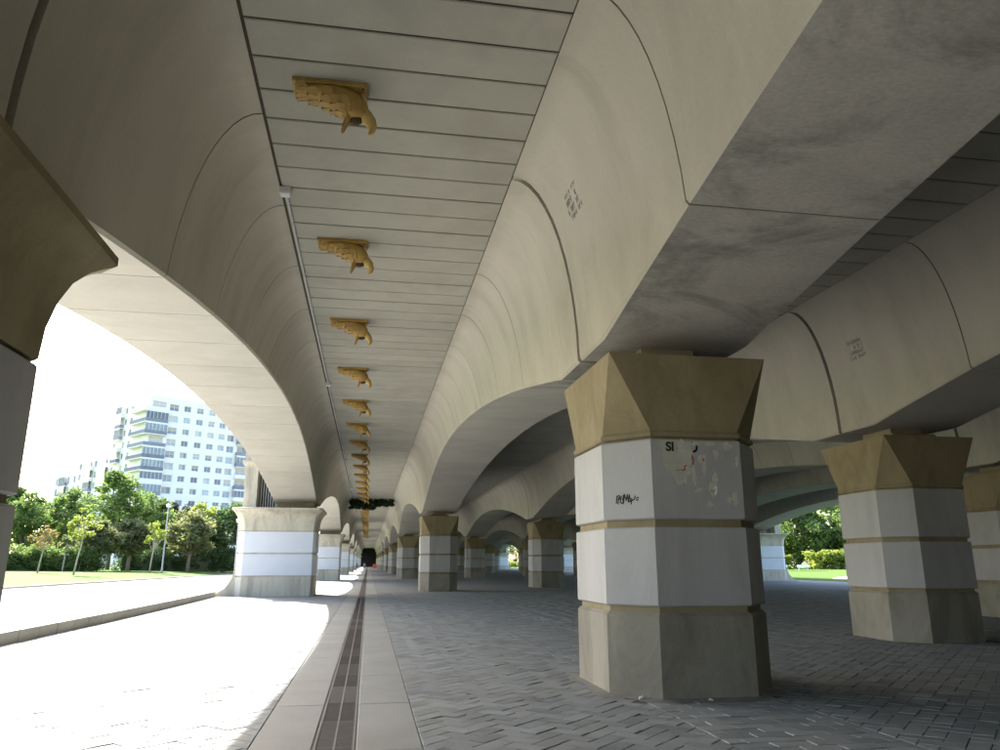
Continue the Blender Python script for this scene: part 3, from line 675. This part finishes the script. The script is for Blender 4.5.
# ------------------------------------------------------------------ vegetation
def leaves(centers, n, spread, size, flat_=.5):
    idx = rng.integers(0, len(centers), n); c = np.array([centers[i][:3] for i in idx]); rad = np.array([centers[i][3] for i in idx])[:, None]
    d = rng.normal(size=(n, 3)); d /= np.linalg.norm(d, axis=1)[:, None]; d *= (rng.random((n, 1))**.45)*rad*spread; d[:, 2] *= .8
    p = c+d
    a = rng.normal(size=(n, 3)); a[:, 2] *= flat_; a /= np.linalg.norm(a, axis=1)[:, None]
    b = np.cross(a, rng.normal(size=(n, 3))); b /= np.linalg.norm(b, axis=1)[:, None]
    s = size*rng.uniform(.6, 1.3, (n, 1))
    v = np.stack([p-a*s, p-b*s*.5, p+a*s, p+b*s*.5], 1).reshape(-1, 3)
    f = np.arange(n*4).reshape(-1, 4); return v, f
def leafobj(name, v, f, m, parent):
    me = bpy.data.meshes.new(name); me.from_pydata(v, [], f.tolist()); me.materials.append(m); return link(name, me, parent)
def tree(name, loc, h, w, m, lab, group, n=3000, size=.2, trunk=.3, clumps=40, lean=0, bark='bark', tr=.12, oval=.8):
    t = empty(name, loc); tag(t, lab, 'tree', group); r = random.Random(int(loc[0]*7+loc[1]*13))
    th = h*trunk; cz = (h+th)/2; ch = (h-th)/2; cs = []
    for i in range(clumps):
        while True:
            x, y, z = r.uniform(-1, 1), r.uniform(-1, 1), r.uniform(-1, 1); q = x*x+y*y+z*z
            if .12 < q < 1: break
        taper = 1-.35*max(0, z)
        cs.append((x*w/2*taper+lean*h*.5, y*w/2*taper, cz+z*ch*.9, min(w, h)*r.uniform(.09, .19)))
    v, f = leaves(cs, n, 1.0, size); leafobj('crown', v, f, M[m], t)
    mb = MB(); top = Vector((lean*h*.5, 0, cz+ch*.3))
    mb.tube([(0, 0, -.2), (lean*th*.4, r.uniform(-.05, .05), th*.5), (lean*th, 0, th), tuple(top)], [tr*1.25, tr, tr*.85, tr*.25], 8)
    for c in r.sample(cs, min(9, len(cs))):
        s = Vector((lean*th, 0, th*r.uniform(.85, 1.15))); e = Vector(c[:3]); mid = s.lerp(e, .5)+Vector((0, 0, -.08*h*r.random())); mb.tube([s, mid, e], [tr*.5, tr*.33, tr*.1], 5)
    mb.build('trunk', M[bark], t, smooth=True); return t
def bush(name, loc, w, d, h, m, lab, cat, group, n=3500, size=.16, parts=True):
    t = empty(name, loc); tag(t, lab, cat, group); r = random.Random(int(loc[0]*3+loc[1]*5)); cs = []
    for i in range(int(40+w*14)): cs.append((r.uniform(-w/2, w/2), r.uniform(-d/2, d/2), h*r.uniform(.1, .86), h*r.uniform(.14, .26)))
    v, f = leaves(cs, n, 1.0, size); leafobj('foliage', v, f, M[m], t)
    mb = MB()
    for i in range(9):
        x, y = r.uniform(-w*.4, w*.4), r.uniform(-d*.3, d*.3); mb.tube([(x*.9, y*.9, -.15), (x, y, h*.4), (x*1.1, y*1.1, h*.7)], [.05, .035, .015], 5)
    mb.build('stems', M['bark'], t)['kind'] = 'stuff'; return t
def place(px, py, z0=.7):
    z = z0
    for _ in range(12): p = at(px, py, z); z = .5*z+.5*lawn_z(p.x, p.y)
    p = at(px, py, z); p.z = z-.03; return p
def sized(p, pytop):                 # height of something standing at p whose top shows at pytop
    v = Vector((p.x, p.y)); k = v.length
    d = ray(500+0, 375); px = None
    lo, hi = 0, 60
    Rm = co.rotation_euler.to_matrix().transposed()
    for _ in range(40):
        m_ = (lo+hi)/2; q = Rm @ (Vector((p.x, p.y, p.z+m_))-co.location); py = 375-F*q.y/-q.z
        if py > pytop: lo = m_
        else: hi = m_
    return lo
def ppm(p): return F/((p-co.location).dot(ray(500, 375).normalized()))
def along(px, dist, z):              # standing point at a given distance along the sight line of a column of the photograph
    d = ray(px, 563); d = Vector((d.x, d.y)).normalized()*dist; return Vector((d.x, d.y, z))
G1, G2 = 'park trees beyond the road', 'young trees on the lawn'
# young trees
for px, py, top, w, m, lab, lean in ((37, 573, 524, 26, 'leafE', 'young tree with thin orange-brown crown on the lawn', .12), (62, 571.5, 533, 16, 'leafD', 'spindly young tree with sparse olive crown before the hedge', .05),
        (73, 575, 506, 28, 'leafC', 'young tree with bright yellow-green crown before the hedge', .14), (149, 573, 520, 22, 'leafC', 'thin young tree with yellowish crown beside the lamp post', .08),
        (134, 567.5, 530, 24, 'leafD', 'small olive tree between the pale bench and the lamp post', .03), (182.5, 571, 503, 40, 'leafD', 'young leaning tree with broad yellow-olive crown beyond the lamp post', .16)):
    p = place(px, py, .5); h = sized(p, top); tree('young_tree', p, h, w/ppm(p), m, lab, G2, 900 if w < 30 else 2200, .13, .45, 22, lean, 'palebark', .07)
# the wood behind
for px, dist, top, w, m, lab, tk in ((22, 110, 487, 46, 'leafA', 'leafy green tree rising behind the hedge near the shadowed pier', .2), (58, 114, 486, 50, 'leafA', 'broad fresh-green tree behind the orange-brown young tree', .2), (108, 106, 464, 52, 'leafA', 'tallest green tree with loose top before the apartment block', .25),
        (92, 96, 520, 46, 'leafD', 'greyish olive tree standing by the end of the hedge', .3), (128, 100, 518, 40, 'leafD', 'low grey-olive tree behind the small lawn trees', .3), (146, 114, 492, 44, 'leafA', 'green tree behind the lamp post', .2), (172, 119, 499, 44, 'leafF', 'dark bronze-leaved tree rising behind the lamp post top', .2),
        (188, 102, 512, 50, 'leafD', 'wide olive tree with pale forked trunk', .3), (197, 110, 501, 38, 'leafC', 'yellow-green tree crown beneath the apartment windows', .25), (224, 108, 502, 52, 'leafB', 'dark green dense tree beside the white-banded outer pier', .15), (206, 118, 510, 40, 'leafB', 'dark shaded tree between the yellow crown and the outer pier', .1),
        (2, 117, 480, 40, 'leafA', 'green tree mostly hidden by the shadowed pier', .2), (40, 130, 497, 50, 'leafB', 'shaded tree filling the gap behind the orange-brown young tree', .1), (80, 128, 492, 50, 'leafA', 'green tree filling the gap behind the yellow-green young tree', .1), (160, 132, 508, 50, 'leafB', 'shaded tree in the gap behind the lamp post', .1), (125, 130, 502, 46, 'leafB', 'shaded tree left of the dark bronze-leaved tree', .1)):
    p = along(px, dist, 0); p.z = lawn_z(p.x, p.y)-.05; h = sized(p, top); tree('park_tree', p, h, w/ppm(p), m, lab, G1, 5200, .23, tk, 60, .04, 'bark', .2)
# hedge and undergrowth
def hedge(px0, px1, dist, top, m, lab, n):
    a = along(px0, dist, 0); b_ = along(px1, dist+3, 0); z = lawn_z(*(a*.5+b_*.5).xy); c = (a+b_)/2; c.z = z-.03
    w = (b_-a).length; h = sized(c, top); t = bush('hedge', c, w, 2.2, h, m, lab, 'hedge', 'hedges on the lawn', n, .11); t.rotation_euler.z = math.atan2((b_-a).y, (b_-a).x)
    MB().box((-w/2+.6, -.3, 0), (w/2-.6, .3, h*.6)).build('inner_twigs', M['leafB'], t); return t
hedge(-4, 104, 92, 544, 'leafA', 'clipped green hedge behind the young lawn trees', 22000)
hedge(116, 244, 104, 546, 'leafB', 'dark hedge line under the olive trees', 22000)
# lamp posts
def lamp(p, h, lab):
    g = empty('lamp_post', p); tag(g, lab, 'lamp post', 'lamp posts in the park')
    MB().tube([(0, 0, 0), (0, 0, .5), (0, 0, .52), (0, 0, h-.35)], [.11, .10, .075, .055], 10).build('pole', M['greymetal'], g, smooth=True)
    MB().tube([(0, 0, h-.36), (0, 0, h-.3), (0, 0, h-.27)], [.06, .14, .15], 12).build('collar', M['greymetal'], g)
    MB().tube([(0, 0, h-.27), (0, 0, h-.2), (0, 0, h-.08), (0, 0, h)], [.15, .25, .25, .1], 14).build('globe', M['globe'], g, smooth=True)
    MB().tube([(0, 0, h-.005), (0, 0, h+.05), (0, 0, h+.12)], [.30, .2, .03], 14).build('lamp_hood', M['greymetal'], g)
p = place(161.5, 573.3, .5); lamp(p, sized(p, 505), 'slender grey lamp post with round head on the lawn')
p = along(235.5, 82, 0); p.z = lawn_z(p.x, p.y); lamp(p, sized(p, 520), 'lamp post whose globe shows beside the white-banded pier')
p = place(191, 567, .7); h = sized(p, 551); g = empty('white_post', p); tag(g, 'short white painted post among the olive trees', 'post')
MB().tube([(0, 0, -.05), (0, 0, h)], [.11, .09], 10).build('shaft', M['white'], g); MB().tube([(0, 0, h), (0, 0, h+.05), (0, 0, h+.08)], [.12, .12, .02], 10).build('cap', M['white'], g)
def bench(p, w, rz, lab):
    g = empty('park_bench', p, rz); tag(g, lab, 'bench', 'white park benches')
    for i in range(3): MB().box((-w/2, -.22+i*.155, .42), (w/2, -.09+i*.155, .47)).build('seat_slat', M['white'], g)
    for i in range(3): MB().box((-w/2, .26+i*.03, .53+i*.15), (w/2, .30+i*.03, .65+i*.15)).build('back_slat', M['white'], g)
    for s in (-1, 1): MB().box((s*w*.36-.05, -.22, -.05), (s*w*.36+.05, .24, .419)).box((s*w*.36-.05, .2, .47), (s*w*.36+.05, .259, .95)).build('leg', M['white'], g)
p = place(108, 567.5, .7); bench(p, 1.5, 1.1, 'white bench seen end-on beside the end of the hedge')
# right side: benches, bushes and trees
def rplace(px, dist):
    p = along(px, dist, 0); p.z = rlawn_z(p.x)-.02; return p
for px, lab in ((780.5, 'white park bench on the lawn before the dark tree'), (803, 'white park bench beside the yellow shrubs on the lawn')):
    p = rplace(px, 148); bench(p, 2.1, -.5, lab)
for px, dist, top, w, m, lab, n in ((768, 160, 551, 40, 'leafC', 'yellow-green shrub clump beside the lawn-side outer pier', 6500), (838, 160, 549, 60, 'leafC', 'broad yellow-green shrub clump behind the benches', 7000)):
    p = rplace(px, dist); h = sized(p, top); bush('shrub', p, w/ppm(p), 4, h, m, lab, 'shrub', 'yellow shrubs on the lawn', n, .3)
for px, dist, top, w, m, lab in ((797, 172, 498, 74, 'leafA', 'large dense green tree behind the white benches'), (838, 178, 492, 70, 'leafA', 'tall green tree behind the broad yellow shrubs'), (768, 182, 500, 50, 'leafB', 'dark green tree rising behind the lawn-side outer pier'), (872, 170, 500, 60, 'leafA', 'green tree partly hidden by the second-row pier')):
    p = rplace(px, dist); h = sized(p, top); tree('park_tree', p, h, w/ppm(p), m, lab, 'trees beyond the right-hand lawn', 11000, .42, .03, 90, 0, 'bark', .35)
for i in range(14):
    p = Vector((62+random.uniform(-6, 10), 40+i*20+random.uniform(-5, 5), 0)); 
    if 110 < p.y*0+i*0+p.y < 110.1: continue
    v = Vector((p.x, p.y)); az = math.degrees(math.atan2(p.x, p.y))
    if 28 < az < 42: continue
    p.z = rlawn_z(p.x)-.02; tree('park_tree', p, random.uniform(8, 12), random.uniform(7, 9), random.choice(['leafA', 'leafA', 'leafB']), 'green park tree glimpsed between the far piers beyond the right lawn', 'trees glimpsed between the far piers', 2200, .33, .15, 40, 0, 'bark', .25)
    b_ = p+Vector((-7, 3, 0)); b_.z = rlawn_z(b_.x)-.02; bush('shrub', b_, 5, 3, 2.2, 'leafC', 'yellow-green shrub glimpsed between the far piers', 'shrub', 'shrubs glimpsed between the far piers', 1200, .25)
# ivy under the ceiling
iv = empty('hanging_ivy', (.2, 74.5, ZC)); tag(iv, 'dark green ivy mass hanging across the far arcade ceiling', 'ivy'); r = random.Random(8); cs = []
for i in range(110):
    x = -2.1+4.05*i/110; cs.append((x, r.uniform(-.5, .5), -.12-r.random()*(.8 if x < .3 else .45), r.uniform(.16, .3)))
v, f = leaves(cs, 11000, 1.0, .085); leafobj('foliage', v, f, M['ivy'], iv)
mb = MB()
for i in range(10): x = r.uniform(-2, 1.8); mb.tube([(x, r.uniform(-.3, .3), .0), (x+r.uniform(-.2, .2), r.uniform(-.3, .3), -.45)], .015, 5)
mb.build('stems', M['bark'], iv)['kind'] = 'stuff'
# ------------------------------------------------------------------ people and barrier far down the arcade
def person(loc, rz, top, bot, lab, stride=.25):
    g = empty('person', loc, rz); tag(g, lab, 'person', 'people walking far down the arcade')
    J = {'pel': (0, 0, .95, .15), 'ch': (0, .02, 1.28, .17), 'nk': (0, .03, 1.5, .06), 'hd': (0, .05, 1.62, .095), 'ht': (0, .05, 1.72, .08),
         'kl': (-.1, stride*.6, .5, .075), 'fl': (-.1, stride, .07, .05), 'tl': (-.1, stride+.16, .04, .04), 'kr': (.1, -.02, .5, .075), 'fr': (.1, -stride, .08, .05), 'tr': (.1, -stride+.16, .04, .04),
         'hl': (-.11, 0, .9, .105), 'hr': (.11, 0, .9, .105), 'sl': (-.19, .02, 1.42, .07), 'el': (-.24, -.06, 1.14, .05), 'wl': (-.22, .02, .88, .035), 'sr': (.19, .02, 1.42, .07), 'er': (.24, .0, 1.14, .05), 'wr': (.22, .12, .9, .035)}
    E_ = [('pel', 'ch'), ('ch', 'nk'), ('nk', 'hd'), ('hd', 'ht'), ('pel', 'hl'), ('hl', 'kl'), ('kl', 'fl'), ('fl', 'tl'), ('pel', 'hr'), ('hr', 'kr'), ('kr', 'fr'), ('fr', 'tr'), ('ch', 'sl'), ('sl', 'el'), ('el', 'wl'), ('ch', 'sr'), ('sr', 'er'), ('er', 'wr')]
    ks = list(J); me = bpy.data.meshes.new('body'); me.from_pydata([J[k][:3] for k in ks], [(ks.index(a), ks.index(b_)) for a, b_ in E_], []); me.materials.append(M[top])
    o = link('body', me, g); md = o.modifiers.new('skin', 'SKIN'); sd = me.skin_vertices[0].data if me.skin_vertices else None
    if sd is None:
        bpy.context.view_layer.objects.active = o; import bmesh
        bm = bmesh.new(); bm.from_mesh(me); bm.verts.layers.skin.new(); bm.to_mesh(me); bm.free(); sd = me.skin_vertices[0].data
    for i, k in enumerate(ks): sd[i].radius = (J[k][3], J[k][3]*.85); sd[i].use_root = (k == 'pel')
    ss = o.modifiers.new('sub', 'SUBSURF'); ss.levels = 1; ss.render_levels = 1
    MB().tube([(0, .04, 1.60), (0, .03, 1.68), (0, .04, 1.745)], [.098, .105, .05], 9).build('hair', M['ink'], g, smooth=True)
    MB().tube([(0, 0, .55), (0, 0, .75), (0, 0, .98), (0, 0, 1.0)], [(.2, .19), (.2, .16), (.19, .15), (.15, .12)], 10).build('shorts', M[bot], g, smooth=True)
person((-.75, 172, 0), 3.1, 'cloth2', 'cloth1', 'person in grey top walking along the drain line far away')
person((-2.9, 205, 0), .4, 'cloth1', 'cloth1', 'person in dark clothes beside a far outer pier', .1)
g = empty('barrier', (2.0, 235, 0)); tag(g, 'small orange barrier near the dark end of the arcade', 'barrier')
MB().box((-.55, -.2, .05), (.55, .2, 1.3)).build('panel', M['orange'], g); MB().box((-.7, -.3, 0), (.7, .3, .05)).build('foot', M['white'], g)
# ------------------------------------------------------------------ apartment blocks
d1 = Vector((.778, .628)); RZ = math.atan2(d1.y, d1.x)
FH = 2.95
def wall_with_holes(mb, x0, x1, z0, z1, holes, depth=.25, m=0):
    """wall in the plane y=0 facing -y; holes are (xa,xb,za,zb)"""
    xs = sorted({x0, x1} | {h[0] for h in holes} | {h[1] for h in holes}); zs = sorted({z0, z1} | {h[2] for h in holes} | {h[3] for h in holes})
    H = {(round(h[0], 3), round(h[2], 3)) for h in holes}
    for i in range(len(xs)-1):
        run = None
        for j in range(len(zs)-1):
            cx, cz = (xs[i]+xs[i+1])/2, (zs[j]+zs[j+1])/2
            if not any(h[0] < cx < h[1] and h[2] < cz < h[3] for h in holes): mb.add([(xs[i], 0, zs[j]), (xs[i+1], 0, zs[j]), (xs[i+1], 0, zs[j+1]), (xs[i], 0, zs[j+1])], [(0, 1, 2, 3)], m)
    for a, b_, c, d in holes:
        mb.add([(a, 0, c), (b_, 0, c), (b_, 0, d), (a, 0, d), (a, depth, c), (b_, depth, c), (b_, depth, d), (a, depth, d)], [(0, 1, 5, 4), (1, 2, 6, 5), (2, 3, 7, 6), (3, 0, 4, 7)], m)
WM = {}
def window_mesh(w, h, kind):
    k = (round(w, 2), round(h, 2), kind)
    if k in WM: return WM[k]
    mb = MB(); t = .07
    for a, b_ in (((0, 0), (w, t)), ((0, h-t), (w, h)), ((0, t), (t, h-t)), ((w-t, t), (w, h-t)), ((w/2-t/2, t), (w/2+t/2, h-t))): mb.box((a[0], -.05, a[1]), (b_[0], .03, b_[1]), 1)
    mb.box((t, .0, t), (w-t, .02, h-t), 0)
    if kind == 1: mb.box((t, -.03, h*.45), (w-t, -.012, h-t), 2)
    if kind == 2: mb.box((t, -.03, t), (w*.5, -.012, h-t), 2)
    if kind == 3: mb.box((t, -.03, t), (w-t, -.012, h-t), 3)
    WM[k] = mb.mesh('window', [M['glass'], M['white'], M['blind'], M['shade']], fix=False); return WM[k]
def block(corner, z0, wx, wy, floors, cols_x, cols_y, lab, bays=(), top='bwhite', seed=1, wall='bwhite'):
    g = empty('apartment_building', (*corner, z0), RZ); tag(g, lab, 'building', 'apartment blocks beyond the park'); r = random.Random(seed); H_ = floors*FH+1.6
    for (W_, cols, rot, dep) in ((wx, cols_x, 0, wy), (wy, cols_y, -math.pi/2, wx)):
        f = empty('facade', (0, 0, 0) if rot == 0 else (0, wy, 0), rot); f.parent = g
        holes = []
        for fl in range(floors):
            for (a, b_, zb, zt, cm_) in cols: holes.append((a, b_, fl*FH+zb+1.0, fl*FH+zt+1.0))
        mb = MB(); wall_with_holes(mb, 0, W_, 0, H_, holes); f2 = mb.build('wall', M[wall], g, fix=False)
        f2.location = f.location; f2.rotation_euler = f.rotation_euler; bpy.data.objects.remove(f)
        for (a, b_, c, d) in holes:
            kind = r.choice([0, 0, 1, 1, 2, 2, 3]) ; q = link('window', window_mesh(b_-a, d-c, kind), f2, (a, .24, c))
    MB().add([(wx, 0, 0), (wx, wy, 0), (0, wy, 0), (wx, 0, H_), (wx, wy, H_), (0, wy, H_)], [(0, 1, 4, 3), (1, 2, 5, 4)]).build('rear_wall', M[wall], g, fix=False)
    ro = MB().box((.02, .02, H_-.5), (wx-.02, wy-.02, H_-.2)).build('roof', M['bwhite'], g)
    MB().box((.5, .5, H_-.2), (wx*.4, wy*.5, H_+.3)).build('roof_housing', M[top], g)
    for (axis, a, b_, dp) in bays:               # projecting glazed balconies: slab, parapet, glazing
        for fl in range(floors):
            z = fl*FH+.55; kk = r.random()
            bx = empty('balcony', (0, 0, z)); bx.parent = g
            def bb(x0, y0, z0_, x1, y1, z1_, m=0):
                return ((x0, y0, z0_), (x1, y1, z1_), m)
            if axis == 'x': x0, y0, x1, y1 = a, -dp, b_, -.01
            elif axis == 'c': x0, y0, x1, y1 = -dp, -dp, b_, -.01
            else: x0, y0, x1, y1 = -dp, a, -.01, b_
            mb = MB().box((x0, y0, 0), (x1, y1, .18))
            if axis == 'c': mb.box((x0, -.009, 0), (-.01, a, .18))
            mb.build('slab', M['bwhite'], bx)
            dk = M['shade'] if kk < .65 else M['bwhite']
            mb = MB().box((x0+.02, y0+.02, .18), (x1-.02, y0+.08, 1.05))
            mb.box((x0+.02, y0+.08, .18), (x0+.08, (a if axis == 'c' else y1), 1.05)); 
            if axis != 'c': mb.box((x1-.08, y0+.08, .18), (x1-.02, y1, 1.05))
            mb.build('parapet', dk, bx)
            if r.random() < .75:
                mb = MB().box((x0+.05, y0+.04, 1.05), (x1-.05, y0+.07, 2.7), 0)
                nn = max(2, int((x1-x0)/.9))
                for q in range(nn+1): xx = x0+.03+(x1-x0-.06)*q/nn; mb.box((xx-.04, y0+.02, 1.05), (xx+.04, y0+.039, 2.7), 1)
                mb.box((x0+.02, y0+.02, 2.7), (x1-.02, y0+.09, FH-.001), 1)
                if axis == 'y':
                    mb = MB().box((x0+.04, y0+.05, 1.05), (x0+.07, y1-.05, 2.7), 0); nn = max(2, int((y1-y0)/.9))
                    for q in range(nn+1): yq = y0+.03+(y1-y0-.06)*q/nn; mb.box((x0+.02, yq-.04, 1.05), (x0+.039, yq+.04, 2.7), 1)
                    mb.box((x0+.02, y0+.02, 2.7), (x0+.09, y1-.02, FH-.001), 1)
                mb.build('glazing', [M['shade'] if r.random() < .3 else M['glass'], M['white']], bx)
    return g
C0 = along(132, 200, 0)
cx_ = [(4.95, 7.25, .35, 2.0, 0)]+[(a, a+1.75, .55, 1.95, 0) for a in (8.7, 12.1, 15.4, 18.5)]+[(21.0, 23.0, .35, 2.0, 0), (.6, 4.0, .2, 2.2, 0), (24, 27, .2, 2.2, 0)]
cy_ = [(20-a-1.5, 20-a, .5, 1.95, 0) for a in (9.2, 12.6, 18)]
block((C0.x, C0.y), -1.0, 29.0, 20.0, 14, cx_, cy_, 'tall white apartment block with glazed corner balconies', (('c', 8.0, 4.35, 1.2), ('x', 23.6, 27.6, 1.0), ('y', 14.2, 17.8, 1.0)), seed=4)
d2 = Vector((-d1.y, d1.x)); C1 = Vector((C0.x, C0.y))+d2*20.4+d1*1.5
block((C1.x, C1.y), -1.0, 20, 26, 10, [(3, 5, .5, 1.95, 0)], [(26-a-1.7, 26-a, .4, 2.0, 0) for a in (2, 5, 8.5, 12, 15.5, 19, 22.5)], 'lower white apartment block adjoining the tall block', (('y', 4, 9, .9), ('y', 14, 18, .9)), top='brown', seed=9)
C2 = C1+d2*26.8+d1*1.0
block((C2.x, C2.y), -1.0, 18, 22, 9, [(3, 5, .5, 1.95, 0)], [(22-a-1.8, 22-a, .2, 2.2, 0) for a in (2, 6.5, 11, 15.5)], 'low apartment block with red-brown strips seen past the shadowed pier', (('y', 8, 13, .8),), seed=12)
print('objects', len(bpy.data.objects), 'tris', sum(len(o.data.polygons)*2 for o in bpy.data.objects if o.type == 'MESH'))
